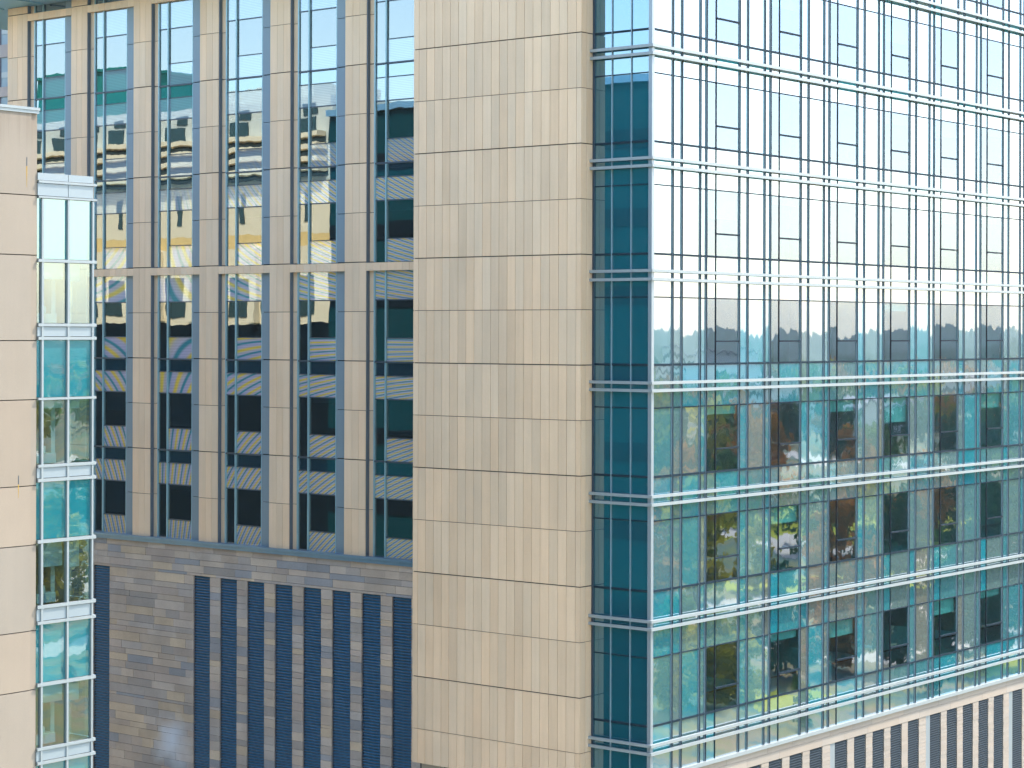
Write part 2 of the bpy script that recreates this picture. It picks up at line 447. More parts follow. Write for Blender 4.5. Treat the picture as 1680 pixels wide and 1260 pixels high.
for hi, lo in slots:
    b = MB(); z = SLT - .02
    b.box(1.66, 1.69, lo + .01, hi - .01, GROUND, SLT - .005, 1)
    b.box(XA + .05, 1.65, hi - .05, hi - .008, GROUND, SLT - .006, 1); b.box(XA + .05, 1.65, lo + .008, lo + .05, GROUND, SLT - .006, 1)
    while z > -24:
        x0, x1 = XA + .06, XA + .16
        p = [(x0, hi - .051, z - .075), (x0, lo + .051, z - .075), (x1, lo + .051, z - .01), (x1, hi - .051, z - .01)]
        b.quad([(x, y, q + EYE) for x, y, q in p], 0)
        b.quad([(x0, hi - .051, z - .085 + EYE), (x1, hi - .051, z - .01 + EYE), (x1, lo + .051, z - .03 + EYE), (x0, lo + .051, z - .105 + EYE)], 0)
        b.quad([(x0 - .004, hi - .051, z - .112 + EYE), (x0 - .004, lo + .051, z - .112 + EYE), (x0 - .004, lo + .051, z - .078 + EYE), (x0 - .004, hi - .051, z - .078 + EYE)], 1)  # dark strip along the slat lip paints the shaded gap below it
        z -= .125
    b.build('louvre_panel', ['louvre_blue', 'dark_metal'], ob)
# -- eaves over the wing
b = MB()
b.box(-.6, 7, 11.16, 46.0, 15.95, 16.1); b.box(-.75, -.61, 11.16, 46.0, 15.93, 16.5)
for y in range(13, 46, 3): b.box(-.55, 1.3, y, y + .16, 15.90, 15.949)
b.box(.8, 40, 11.2, 39.75, 16.36, 16.6)
b.build('roof_canopy', 'canopy', ob)

# -- curtain wall
RAILS = [(19.1, 18.81), (14.9, 14.61), (10.70, 10.41), (6.52, 6.23), (2.32, 2.0), (-1.87, -2.16), (-6.10, -6.41), (-10.75, -11.04), (-15.38, -15.68)]
THICK = [22.3, 15.55, 11.35, 7.16, 2.96, -1.20, -5.39, -9.66, -14.70]
THIN = [18.13, 13.93, 9.73, 5.55, 1.34, -2.82, -7.04, -12.15]
BOT = -16.53
OFF = [0, .68, 2.35, 2.96, 4.21]
MX = [(0, 1), (1.41, 1), (2.02, 1), (3.27, 1)]
for n in range(8):
    for k, o in enumerate(OFF): MX.append((3.69 + 4.64 * n + o, 0 if k == 1 else 1))
MX = [m for m in MX if m[0] < 39.5]
XE = 39.6
bays = [(0.0, [0.0, 1.41, 2.02, 3.27, 3.69], False)] + [(3.69 + 4.64 * n, [3.69 + 4.64 * n + o for o in OFF + [4.64]], True) for n in range(8)]
for x0, xs, has_win in bays:
    xs = [min(x, XE) for x in xs]
    if xs[0] >= XE: continue
    for f in range(9):
        zt = THICK[f]; zth = THIN[f] if f < 8 else BOT; zb = THICK[f + 1] if f < 8 else BOT
        fr = MB(); vi = MB(); cb = MB()
        for k in range(len(xs) - 1):
            if xs[k + 1] - xs[k] < .02: continue
            fr.pane_y(0, xs[k], xs[k + 1], zth, zt)
            if f < 8:
                if has_win and k in (0, 1):
                    if k == 1:
                        zc = zth + (zb - zth) * .655
                        vi.pane_y(.0, xs[k], xs[k + 1], zc, zth); vi.pane_y(.0, xs[k], xs[k + 1], zb, zc)
                        cb.box(xs[k] + .02, xs[k + 1] - .04, -.05, .03, zc - .03, zc + .03)
                    else: vi.pane_y(0, xs[k], xs[k + 1], zb, zth)
                else: fr.pane_y(0, xs[k], xs[k + 1], zb, zth)
        bay = fr.build('curtain_wall_bay', 'frit', ob)
        if vi.f:
            vi.build('vision_pane', 'vision', bay)
        if cb.f:
            cb.build('casement_bar', 'mullion', bay)
            dr = rnd.choice([0, 0, 0, .35, .7, 1.1, .5])
            if rnd.random() < .6:
                q = rnd.uniform(xs[0] + .1, xs[1] + .6); hh = rnd.uniform(.7, 1.6)
                cbn = MB(); cbn.box(q, q + rnd.uniform(.5, .9), .9, 1.5, zb - .3, zb + hh); cbn.build('cabinet', rnd.choice(['room', 'brown_blind', 'dark_metal']), bay)
            if dr:
                bl = MB(); bl.box(xs[0] + .05, xs[2] - .06, .12, .14, zth - dr, zth); bl.build('roller_blind', 'blind', bay)
# return of the curtain wall round the corner
YR = [2.69, 1.79, .89, 0.0]
for f in range(9):
    zt = THICK[f]; zth = THIN[f] if f < 8 else BOT; zb = THICK[f + 1] if f < 8 else BOT
    g = MB()
    for k in range(3):
        g.pane_x(0, YR[k], YR[k + 1], zth, zt)
        if f < 8: g.pane_x(0, YR[k], YR[k + 1], zb, zth)
    g.build('corner_bay', 'corner_glass', ob)
g = MB()
for k in range(3): g.pane_x(0, YR[k], YR[k + 1], GROUND, BOT)
g.build('corner_bay', 'corner_glass', ob)
for x, th in MX[1:]:
    g = MB()
    if th: g.box(x - .042, x + .046, -.042, .03, BOT, 22.3); g.box(x - .050, x - .0422, -.038, .03, BOT, 22.3, 1)  # separate pale strip paints the reflected sky on the mullion's side
    else: g.box(x - .014, x + .014, -.03, .03, BOT, 22.3)
    g.build('mullion', ['mullion', 'mullion_side'], ob)
for y in YR[1:3]:
    g = MB(); g.box(-.05, .03, y - .014, y + .014, BOT, 22.3); g.build('mullion', 'mullion_side', ob)
g = MB(); g.box(-.06, .05, 2.60, 2.68, BOT, 22.3); g.build('mullion', 'dark_metal', ob)
g = MB(); g.box(-.13, .03, -.13, .03, BOT, 22.3); g.build('corner_post', 'alu', ob)
for k, (zz, th) in enumerate([(z, 1) for z in [22.2, 19.75] + THICK[1:]] + [(z, 0) for z in THIN]):
    h = .04 if th else .022; d = .033 if th else .024
    g = MB(); xs = [x for x, t in MX] + [XE]
    for q in range(len(xs) - 1):
        a = xs[q] + (.047 if MX[q][1] else .015) if q else .031
        g.box(a, xs[q + 1] - .051, -d, .03, zz - h, zz + h)
    for q in range(3): g.box(-d, .03, YR[q + 1] + .024, YR[q] - (.024 if q else .10), zz - h, zz + h)
    g.build('transom', 'mullion', ob)
for hi, lo in RAILS:
    for zz in (hi, lo):
        g = MB()
        g.box(-.24, 39.6, -.24, -.135, zz - .055, zz + .055)
        g.box(-.24, -.135, -.134, 2.80, zz - .055, zz + .055)
        for x, th in MX[1:]:
            if th: g.box(x - .02, x + .02, -.134, -.043, zz - .04, zz + .04)
        g.build('sunshade_rail', 'white_alu', ob)
# -- base under the curtain wall
g = MB(); g.box(.05, 39.6, -.16, .03, BOT - .14, BOT); g.build('base_sill', 'white_alu', ob)
SLOT = []
for bx in (5.12, 13.56, 22.02, 30.42, 38.8):
    for k in range(5): SLOT.append((bx + 1.59 * k, bx + 1.59 * k + 1.02))
SLOT = [s for s in SLOT if s[1] < 39]
SLOT = [(0.6, 1.6), (2.2, 3.2)] + SLOT
g = MB(); x = .04; zt = BOT - .15
for (a, c) in ((zt, zt - .26), (zt - .26, -17.28)):
    x = .04
    while x < 39.5:
        ln = rnd.uniform(1.6, 3.4); x2 = min(39.6, x + ln)
        g.box(x + .006, x2 - .006, -.04, .1, c + .006, a - .006, 0, grey(.92, 1.06)); x = x2
g.box(.04, 39.6, .09, .3, -17.27, BOT - .15, 1)
g.build('base_band', ['base_stone', 'joint'], ob)
edges = [.04] + [v for s in SLOT for v in s] + [39.6]
for q in range(0, len(edges), 2):
    a, c = edges[q], edges[q + 1]
    if c - a < .05: continue
    g = MB(); z = -17.285; wide = c - a > .8 and a > 4
    cs = c - .42 if wide else c
    while z > GROUND:
        h = .165
        g.box(a + .005, cs - .005, -.02 + rnd.uniform(-.008, .008), .1, z - h + .004, z - .004, 0, grey(.94, 1.05, .02)); z -= h
    g.box(a + .01, cs - .01, .09, .3, GROUND, -17.29, 1)
    pr = g.build('base_pier', ['base_stone', 'joint'], ob)
    if wide:
        g = MB(); g.box(cs + .002, c - .003, .0, .3, GROUND, -17.29); g.build('downpipe_cover', 'alu', pr)
for a, c in SLOT:
    g = MB(); z = -17.3
    g.box(a + .006, c - .006, .12, .14, GROUND, -17.29, 1)
    while z > -26:
        g.quad([(a + .007, .0, z - .09 + EYE), (c - .007, .0, z - .09 + EYE), (c - .007, .08, z - .005 + EYE), (a + .007, .08, z - .005 + EYE)], 0)
        g.quad([(a + .007, -.004, z - .105 + EYE), (c - .007, -.004, z - .105 + EYE), (c - .007, -.004, z - .078 + EYE), (a + .007, -.004, z - .078 + EYE)], 1)  # dark lip strip stands for shade between the slats
        z -= .105
    g.build('louvre_panel', ['louvre_grey', 'dark_metal'], ob)

# =================================================================== LEFT BUILDING (foreground edge)
lb = thing('concrete_building', 'pale concrete building at the left edge with a narrow teal glass bay and white bars', 'building')
YL = 3.6
JZ = [6.38, 3.93, 2.20, -.27, -1.98, -4.47, -6.19, -8.67, -10.38, -12.87, -14.6, -17, -20, GROUND]
g = MB()
thin = lambda z: .028
panels_y(g, YL, [-34, -30.4, -25.925], JZ, thin, .02, .06, lambda: grey(.94, 1.03))
panels_y(g, YL + .035, [-25.925, -25.70], JZ, thin, .012, .06, lambda: grey(.93, 1.0))
g.box(-60, -25.72, YL + .1, 12, GROUND, 6.36, 1); g.box(-60, -34.0, YL, YL + .09, GROUND, 6.36, 0)
g.build('stone_wall', ['stone_left', 'joint'], lb)
g = MB(); g.box(-60, -25.66, YL - .05, 12.05, 6.39, 6.47); g.box(-60, -25.68, YL - .03, YL + .0, 6.30, 6.385); g.build('coping', 'white_alu', lb)
for (x, z0, z1) in ((-26.10, 5.02, 4.2), (-26.37, -4.15, -4.75)):
    g = MB(); g.box(x - .012, x + .012, YL - .004, YL + .004, z0 - .25, z0)
    g.build('weep_hole', 'dark_metal', lb)
M['rust'] = plain('rust', (.36, .22, .04), .9, 0, .3, 20)
for (x, z0, z1) in ((-26.10, 4.76, 4.15), (-26.37, -4.41, -4.8)):
    g = MB(); g.quad([(x - .02, YL - .003, z0 + EYE), (x - .004, YL - .003, z1 + EYE), (x + .004, YL - .003, z1 + EYE), (x + .015, YL - .003, z0 + EYE)])
    g.build('rust_stain', 'rust', lb)
XL0, XL1 = -25.70, -23.64
YG = YL + .02
MXL = [(-25.53, .035), (-24.58, .035), (-23.66, .03)]
BARS = [(4.39, 4.30), (3.94, 3.86), (2.11, 2.0), (.24, .13), (-.15, -.26), (-1.92, -2.01), (-3.86, -3.97), (-4.27, -4.39), (-6.05, -6.17), (-7.95, -8.07),
        (-8.42, -8.53), (-10.21, -10.33), (-12.08, -12.19), (-12.49, -12.6), (-14.3, -14.4), (-16.2, -16.3), (-16.6, -16.7)]
for a, c in BARS:
    g = MB(); g.box(XL0 + .01, XL1 + .11, YG - .06, YG + .0, c + .012, a - .012); g.box(XL1 + .02, XL1 + .11, YG + .001, 9, c, a)
    g.build('sunshade_bar', 'white_alu', lb)
for x, hw in MXL:
    g = MB(); g.box(x - hw, x + hw, YG - .05, YG + .05, -17, 3.855); g.build('mullion', 'white_alu', lb)
for a, c in ((4.60, 4.395), (4.295, 3.945), (.125, -.145), (-3.975, -4.265), (-8.075, -8.415), (-12.195, -12.485), (-16.3, -16.6)):
    g = MB(); g.box(XL0 + .0, -24.59, YG - .02, YG + .1, c, a); g.box(-24.57, XL1, YG - .02, YG + .1, c, a)
    g.build('spandrel_band', 'band', lb)
rows = [(3.86, 2.11, 't'), (2.0, .24, 'v'), (-.26, -1.92, 't'), (-2.01, -3.86, 'v'), (-4.39, -6.05, 't'), (-6.17, -7.95, 'v'), (-8.53, -10.21, 't'),
        (-10.33, -12.08, 'v'), (-12.6, -14.3, 't'), (-14.4, -16.2, 'v')]
xsL = [XL0, -25.565, -25.495, -24.615, -24.545, -23.69]
for n, (a, c, ty) in enumerate(rows):
    g = MB()
    for q in (0, 2, 4): g.pane_y(YG + .02, xsL[q], xsL[q + 1], c, a)
    wn = g.build('glass_panel' if ty == 't' else 'window', 'teal_glass' if ty == 't' else 'bay_glass', lb)
    if ty == 'v':
        dr = [.5, .25, .75, .55, .3][n // 2]
        g = MB(); g.box(-25.49, -24.63, YG + .15, YG + .16, a - dr * .95, a); g.box(-24.54, -24.0, YG + .15, YG + .16, a - dr * 1.05, a); g.build('roller_blind', 'blind', wn)
        g = MB(); g.box(-25.2, -25.05, YG + .9, YG + 1.1, c, a); g.box(-24.45, -24.3, YG + .9, YG + 1.1, c, a); g.build('column', 'room', wn)
        g = MB(); g.box(-25.45, -24.75, YG + .3, YG + .8, c, c + .28); g.box(-25.3, -25.1, YG + .35, YG + .5, c + .29, c + .5); g.build('cabinet', 'room', wn)
g = MB()      # the rooms behind the bay: floors, back wall, far side glass
for a, c, ty in rows:
    if ty == 'v': g.box(XL0, XL1 - .03, YG + .12, 8.6, a + .02, a + .9); 
g.box(XL0, XL1 - .03, 8.61, 9, GROUND, 4.25); g.box(XL0, XL1 - .02, YG + .12, 8.6, 4.0, 4.25); g.box(XL1 - .05, XL1 - .02, 4.6, 8.6, GROUND, 4.0)
g.box(XL0, XL1 - .03, YG + .12, 8.6, GROUND, -16.3)
g.build('room', 'room', lb)
g = MB(); g.box(XL1 - .025, XL1 + .015, YG + .0, YG + .06, -17, 3.855); g.build('corner_post', 'white_alu', lb)
g = MB()
for a, c, ty in rows: g.quad([(XL1, 4.59, c + EYE), (XL1, YG + .07, c + EYE), (XL1, YG + .07, a + EYE), (XL1, 4.59, a + EYE)], 0, (.5, .5, .5))
g.build('side_glass', 'bay_glass', lb)

# =================================================================== COURTYARD BUILDINGS (seen mirrored in the windows)
M['cream'] = stone('cream_render', (.88, .75, .52), .05, .05, .08)
M['white_trim'] = plain('white_fascia', (.62, .64, .56), .6)
M['yellow_band'] = plain('ochre_band', (.86, .60, .24), .7)
M['green_plant'] = plain('green_plant_room', (.0, .20, .17), .6)
M['dark_glass'] = plain('dark_glazing', (.01, .05, .06), .1, .1)
M['teal_shade_wall'] = plain('dark_teal_painted_shade', (.0, .045, .055), .8, .0, .2, .2)  # wall colour darkened to stand for the wing lying in shade
M['shade_dark'] = plain('painted_shade_wall', (.0015, .010, .016), .8)  # near-black colour stands for shadow on the mirrored walls
cw = thing('cream_building', 'cream rendered wing with ledges and an ochre band, seen only mirrored in the recessed windows', 'building')
XC = -28.5
g = MB()
for z0, z1, mt in ((9.5, 14.75, 1), (6.3, 9.5, 0), (5.4, 6.3, 2), (.5, 5.4, 0)):
    g.box(XC - 9, XC, 46.5, 90, z0, z1 - .002, mt, (1, 1, 1))
g.box(XC - 9, XC, 46.5, 90, -14.4, .498, 3); g.box(XC - 9, XC, 46.5, 90, GROUND, -14.402, 0)  # dark part is painted shadow; pale foot added to bounce light
g.build('wall', ['cream', 'white_trim', 'yellow_band', 'shade_dark'], cw)
for z in (12.55, 11.85, 11.1, 10.35):
    g = MB(); g.box(XC + .06, XC + 1.0, 47, 89.5, z - .3, z); g.build('ledge', 'cream', cw)
for y in range(48, 89, 3):
    g = MB(); g.box(XC + .01, XC + .06, y, y + 1.7, 12.6, 13.6); g.box(XC + .01, XC + .06, y, y + 1.7, 1.0, 3.5); g.box(XC + .01, XC + .06, y - .2, y + .9, 13.75, 14.3)
    g.box(XC + .01, XC + .06, y + .4, y + .8, 7.0, 9.0)
    wn = g.build('window', 'dark_glass', cw)
    g = MB(); g.box(XC + .01, XC + .5, y + 1.9, y + 2.5, .6, 5.3); g.build('pilaster', 'cream', cw)
g = MB(); g.box(XC - 8, XC - 2, 50, 58, 14.75, 16); g.build('roof_plant', 'white_trim', cw)
g = MB(); g.box(XC - 7, XC - .4, 66.3, 76, 14.75, 17.9); g.box(XC - 7.3, XC - .2, 66.1, 76.2, 17.91, 18.1); g.build('roof_plant', 'green_plant', cw)
g = MB(); g.box(XC + .01, XC + .05, 47, 89.5, 9.75, 12.35); g.build('recess_shade_sheet', 'dark_glass', cw)  # flat dark sheet on the wall, painted as the shade of a recess
tw = thing('shade_painted_wing', 'flat-roofed wing painted dark teal for shade, seen only mirrored in the corner glass', 'building')
g = MB(); g.box(XC - 9, XC + .5, 12.5, 46.3, -26.5, 13.4); g.box(XC - 9, XC + .5, 12.5, 46.3, GROUND, -26.502, 1); g.build('wall', ['teal_shade_wall', 'cream'], tw)  # unseen pale foot added below the dark wall to bounce light
g = MB(); g.box(XC - 9.2, XC + .8, 12.4, 46.4, 13.41, 13.8); g.build('roof', 'canopy', tw)
for z in (10.4, 6.2, 2.0, -2.2, -6.4, -10.6):
    g = MB(); g.box(XC + .5, XC + .58, 12.6, 46.2, z - .5, z + .5); g.build('floor_band', 'shade_dark', tw)

# =================================================================== BACKGROUND BUILDING (upper left)
M['brown'] = stone('brown_granite', (.30, .25, .23), .05, .25, .3)
M['purple_frame'] = plain('plum_frame', (.05, .04, .06), .6)
bb = thing('apartment_building', 'distant brown stone building with plum window frames behind the end of the window wing', 'building')
g = MB()
X0 = 30.0
for z0, z1 in ((22.6, 24.5), (19.4, 20.3), (16.6, 17.3), (13.6, 14.6), (GROUND, 12)):
    g.box(X0, X0 + 15, 62, 100, z0, z1, 0, grey(.9, 1.1))
g.box(X0 + .4, X0 + 15, 62.01, 99.9, GROUND, 24.4, 0, (.8, .8, .8))
g.build('wall', 'brown', bb)
for z0, z1 in ((20.3, 22.6), (17.3, 19.4), (14.6, 16.6)):
    for y in (70, 73.2, 76.4, 79.6):
        g = MB(); g.box(X0 + .1, X0 + .39, y - 1.1, y + 1.1, z0 + .01, z1 - .01); wn = g.build('window', 'blue_panel', bb)
        g = MB(); g.box(X0 + .05, X0 + .39, y + 1.11, y + 2.0, z0 + .01, z1 - .01); g.build('frame', 'purple_frame', wn)
        g = MB(); g.box(X0 + .06, X0 + .09, y - 1.0, y + 1.0, (z0 + z1) / 2 - .4, (z0 + z1) / 2); g.build('sash', 'white_alu', wn)

# =================================================================== GROUND AND LANDSCAPE (mirrored in the curtain wall)
def ground_mat():
    m, t, out = new_mat('parkland')
    P = pos(t); p = N(t, 'ShaderNodeBsdfPrincipled'); p.inputs['Roughness'].default_value = .95
    a = noise(t, P, .05, 6, .65); c = noise(t, P, .35, 4, .6)
    base = ramp(t, a.outputs[0], [(.30, (.015, .10, .10)), (.38, (.16, .20, .03)), (.44, (.02, .12, .12)), (.50, (.22, .20, .04)), (.55, (.30, .19, .085)), (.59, (.03, .12, .11)), (.64, (.40, .29, .17)), (.70, (.03, .11, .10))])
    col = mixc(t, c.outputs[0], base, (.20, .16, .08, 1)); n = col.node; 
    v = mixc(t, .35, base, col)
    L(t, v, p.inputs[0]); L(t, p.outputs[0], out.inputs[0]); return m
M['ground'] = ground_mat()
M['pale_bounce_paving'] = plain('pale_bounce_paving', (.42, .39, .34), .9)  # concrete tone made pale to bounce light up the courtyard
M['concrete'] = plain('concrete_path', (.62, .54, .44), .9)
M['lawn'] = plain('lime_lawn', (.36, .36, .02), .95, 0, .2, .3)
M['far'] = plain('wooded_hill', (.05, .075, .045), 1, 0, .4, .01)
zg = GROUND + EYE
g = MB(); n = 24; E_ = 9000
g.quad([(-E_, -E_, zg), (E_, -E_, zg), (E_, E_, zg), (-E_, E_, zg)])
g.build('ground', 'ground', None, None, 'structure')
VC = Vector((-65.35, 45.99))           # the camera mirrored in the curtain wall: a handy origin for polar placement
def at(dist, ang, z=zg):
    return Vector((VC.x + dist * math.cos(R(ang)), VC.y + dist * math.sin(R(ang)), z))
def ribbon(name, pts, width, mat, dz):
    mb = MB()
    for i in range(len(pts) - 1):
        a, c = pts[i], pts[i + 1]
        d0 = (pts[min(i + 1, len(pts) - 1)] - pts[max(i - 1, 0)]).normalized(); d1 = (pts[min(i + 2, len(pts) - 1)] - pts[i]).normalized()
        n0 = Vector((-d0.y, d0.x, 0)) * width / 2; n1 = Vector((-d1.y, d1.x, 0)) * width / 2
        up = Vector((0, 0, dz))
        mb.quad([a - n0 + up, c - n1 + up, c + n1 + up, a + n0 + up])
    return mb.build(name, mat, None, None, 'structure')
def curve(f, a0, a1, n=40): return [at(f(a0 + (a1 - a0) * i / n), a0 + (a1 - a0) * i / n) for i in range(n + 1)]
ribbon('road', curve(lambda a: 290 + 25 * math.sin(a * .5) + (a + 36) * 3, -64, -18), 11, 'concrete', .02)
ribbon('road', curve(lambda a: 520 + 40 * math.sin(a * .3), -66, -14), 14, 'concrete', .02)
ribbon('path', curve(lambda a: 206 + 8 * math.sin(a * .9), -60, -20), 5, 'concrete', .024)
ribbon('path', curve(lambda a: 235 + 14 * math.sin(a * .6 + 1), -60, -20), 4, 'concrete', .028)
g = MB()
def blob(mb, cx, cy, rx, ry, z, n=28, ph=0.0):
    k = len(mb.v)
    for i in range(n):
        a = 2 * math.pi * i / n; r = 1 + .2 * math.sin(3 * a + ph) + .1 * math.sin(5 * a)
        mb.v.append((cx + rx * r * math.cos(a), cy + ry * r * math.sin(a), z))
    mb.f.append(tuple(range(k, k + n))); mb.m.append(0); mb.c.append((1, 1, 1))
for d, a, r1, r2 in ((176, -31.6, 5, 3.4), (181, -33.4, 4, 3), (198, -26, 7, 4), (330, -33, 40, 22), (345, -26, 45, 20), (260, -30, 18, 10), (400, -22, 50, 25)):
    p = at(d, a); blob(g, p.x, p.y, r1, r2, zg + .012 + .001 * d / 100, ph=d)
g.build('lawn', 'lawn', None, None, 'structure')
# pavement of the courtyard
g = MB(); g.quad([(-23, -6, zg + .016), (60, -6, zg + .016), (60, 46, zg + .016), (-23, 46, zg + .016)]); g.build('pavement', 'pale_bounce_paving', None, None, 'structure')

# hills on the skyline
def hill_ring(name, dist, base, amp, seed, a0=-80, a1=20):
    rr = random.Random(seed); mb = MB(); n = 160
    ph = [rr.uniform(0, 6.28) for _ in range(6)]
    prof = []
    for i in range(n + 1):
        t = i / n * (a1 - a0)
        h = base + amp * (.5 * math.sin(t * .21 + ph[0]) + .3 * math.sin(t * .53 + ph[1]) + .2 * math.sin(t * 1.7 + ph[2]) + .12 * math.sin(t * 4.1 + ph[3]) + rr.uniform(-.12, .12))
        prof.append(h)
    for i in range(n):
        A0, A1 = a0 + (a1 - a0) * i / n, a0 + (a1 - a0) * (i + 1) / n
        for (d0, k0), (d1, k1) in (((.85, 0), (.93, .6)), ((.93, .6), (1.0, 1.0)), ((1.0, 1.0), (1.15, .3))):
            mb.quad([at(dist * d0, A0, zg + prof[i] * k0), at(dist * d0, A1, zg + prof[i + 1] * k0), at(dist * d1, A1, zg + prof[i + 1] * k1), at(dist * d1, A0, zg + prof[i] * k1)])
    return mb.build(name, 'far', None, None, 'structure')
hill_ring('hills', 1700, 19, 8, 3)
hill_ring('hills', 3200, 29, 12, 5)

# trees
def leaf_mat(name, c0, c1):
    m, t, out = new_mat(name)
    d = N(t, 'ShaderNodeBsdfDiffuse'); tr = N(t, 'ShaderNodeBsdfTranslucent')
    col = mixc(t, tone(t), (*c0, 1), (*c1, 1)); L(t, tone(t), col.node.inputs[0])
    L(t, col, d.inputs[0]); L(t, col, tr.inputs[0])
    mx = N(t, 'ShaderNodeMixShader'); mx.inputs[0].default_value = .3
    L(t, d.outputs[0], mx.inputs[1]); L(t, tr.outputs[0], mx.inputs[2]); L(t, mx.outputs[0], out.inputs[0]); return m
LEAF = {'dark': leaf_mat('leaf_dark_green', (.01, .075, .065), (.045, .13, .06)), 'yellow': leaf_mat('leaf_yellow', (.22, .21, .01), (.62, .50, .03)),
        'orange': leaf_mat('leaf_orange', (.22, .09, .02), (.62, .27, .06)), 'green': leaf_mat('leaf_green', (.05, .13, .04), (.20, .30, .06))}
def crown(rr, h, r, nclump, nleaf, size, z0):
    mb = MB()
    for _ in range(nclump):
        a = rr.uniform(0, 6.28); q = math.sqrt(rr.random()); zz = rr.random()
        wd = math.sin(math.pi * (.12 + .86 * zz)) ** .7
        c = Vector((math.cos(a) * q * r * wd * .85, math.sin(a) * q * r * wd * .85, z0 + zz * (h - z0)))
        cr = r * rr.uniform(.22, .4); tn = rr.uniform(0, 1)
        for _ in range(nleaf):
            d = Vector((rr.gauss(0, 1), rr.gauss(0, 1), rr.gauss(0, .8))).normalized() * cr * rr.uniform(.5, 1)
            n_ = Vector((rr.gauss(0, 1), rr.gauss(0, 1), rr.gauss(.5, 1))).normalized(); u = n_.orthogonal().normalized(); w_ = n_.cross(u)
            s = size * rr.uniform(.6, 1.3); p = c + d; k = min(1, max(0, tn + rr.uniform(-.25, .25)))
            mb.quad([p - u * s, p - w_ * s * .7, p + u * s, p + w_ * s * .7], 0, (k, k, k))
    return mb
def wood(rr, h, z0, r):
    mb = MB(); mb.tube((0, 0, -.2), (0, 0, h * .75), .035 * h, .008 * h)
    for _ in range(6):
        a = rr.uniform(0, 6.28); z = rr.uniform(z0 * .8, h * .6)
        mb.tube((0, 0, z), (math.cos(a) * r * .6, math.sin(a) * r * .6, z + h * .2), .012 * h, .004 * h, 5)
    return mb
PROTO = {}
LBL = {'dark': 'dark green tree in the park, seen only mirrored in the curtain wall', 'yellow': 'golden yellow autumn tree in the park, seen only mirrored in the curtain wall',
       'orange': 'rusty orange autumn tree in the park, seen only mirrored in the curtain wall', 'green': 'light green tree in the park, seen only mirrored in the curtain wall'}
def tree(kind, p, s, rz):
    if kind not in PROTO:
        rr = random.Random(hash(kind) % 1000 if False else len(kind) * 17 + ord(kind[0]))
        r = thing('autumn_tree' if kind in ('yellow', 'orange') else 'park_tree', LBL[kind], 'tree', (0, 0, 0), kind + ' park trees mirrored in the glass')
        wood(rr, 10, 3, 3.6).build('trunk', 'bark', r); crown(rr, 10.5, 3.8, 54, 26, .42, .9).build('crown', LEAF[kind], r)
        PROTO[kind] = r; o = r
    else:
        r = PROTO[kind]; o = r.copy(); C.objects.link(o)
        for ch in r.children:
            c = ch.copy(); C.objects.link(c); c.parent = o
    o.location = p; o.scale = (s, s, s * rnd.uniform(.9, 1.15)); o.rotation_euler = (0, 0, rz)
spots = [('yellow', 173, -33.6, .72), ('yellow', 177, -32.8, .6), ('yellow', 170, -34.6, .6), ('green', 181, -34.3, .7), ('orange', 192, -30.1, .75), ('yellow', 240, -33.9, 1.2), ('orange', 300, -34.3, 1.3), ('orange', 420, -32.6, 1.5), ('dark', 190, -31.6, .78), ('dark', 194, -28.6, .9), ('orange', 212, -30.2, 1.1), ('dark', 196, -27.4, .9), ('dark', 199, -26.2, .9),
         ('dark', 222, -26.3, 1.2), ('dark', 236, -25.3, 1.3), ('yellow', 250, -32.4, .8), ('green', 300, -30.9, 1.0), ('yellow', 306, -29.2, .9), ('orange', 318, -27.9, 1.0), ('dark', 322, -26.8, 1.2),
         ('green', 330, -25.9, 1.1), ('green', 226, -38.6, 1.2), ('orange', 240, -41, 1.1), ('dark', 232, -44, 1.3), ('green', 218, -47.5, 1.2), ('yellow', 225, -50, 1.1), ('orange', 238, -52.5, 1.2), ('dark', 230, -55, 1.3)]
for k, d, a, s in spots: tree(k, at(d, a), s, rnd.uniform(0, 6.28))
for _ in range(70):
    d = rnd.uniform(178, 345); a = rnd.uniform(-60, -22)
    tree(rnd.choice(['dark', 'green', 'orange', 'yellow', 'green', 'dark']), at(d, a), rnd.uniform(.35, .95), rnd.uniform(0, 6.28))
for _ in range(80):
    tree(rnd.choice(['dark', 'green', 'orange', 'yellow', 'green']), at(rnd.uniform(160, 235), rnd.uniform(-60, -22)), rnd.uniform(.12, .32), rnd.uniform(0, 6.28))
for _ in range(60):
    d = rnd.uniform(340, 620); a = rnd.uniform(-58, -21)
    tree(rnd.choice(['dark', 'green', 'dark', 'yellow', 'green', 'orange']), at(d, a), rnd.uniform(.9, 1.6), rnd.uniform(0, 6.28))
# far woods: one mass
def woods(name, d0, d1, n, kinds, hmin, hmax, seed):
    rr = random.Random(seed); mb = MB()
    for _ in range(n):
        d = d0 + (d1 - d0) * rr.random() ** .8; a = rr.uniform(-62, -17); p = at(d, a); h = rr.uniform(hmin, hmax); r = h * rr.uniform(.3, .5)
        mi = rr.choice(kinds); tn = rr.random()
        for _ in range(34):
            v = Vector((rr.gauss(0, 1), rr.gauss(0, 1), rr.gauss(0, 1))).normalized() * rr.uniform(.5, 1)
            c = p + Vector((v.x * r, v.y * r, h * .55 + v.z * h * .45)); n_ = Vector((rr.gauss(0, 1), rr.gauss(0, 1), rr.gauss(.4, 1))).normalized()
            u = n_.orthogonal().normalized(); w_ = n_.cross(u); s = r * rr.uniform(.25, .5); k = min(1, max(0, tn + rr.uniform(-.3, .3)))
            mb.quad([c - u * s, c - w_ * s, c + u * s, c + w_ * s], mi, (k, k, k))
    o = mb.build(name, [LEAF['dark'], LEAF['green'], LEAF['orange'], LEAF['yellow']], None, 'far autumn woodland, seen only mirrored in the curtain wall', 'stuff')
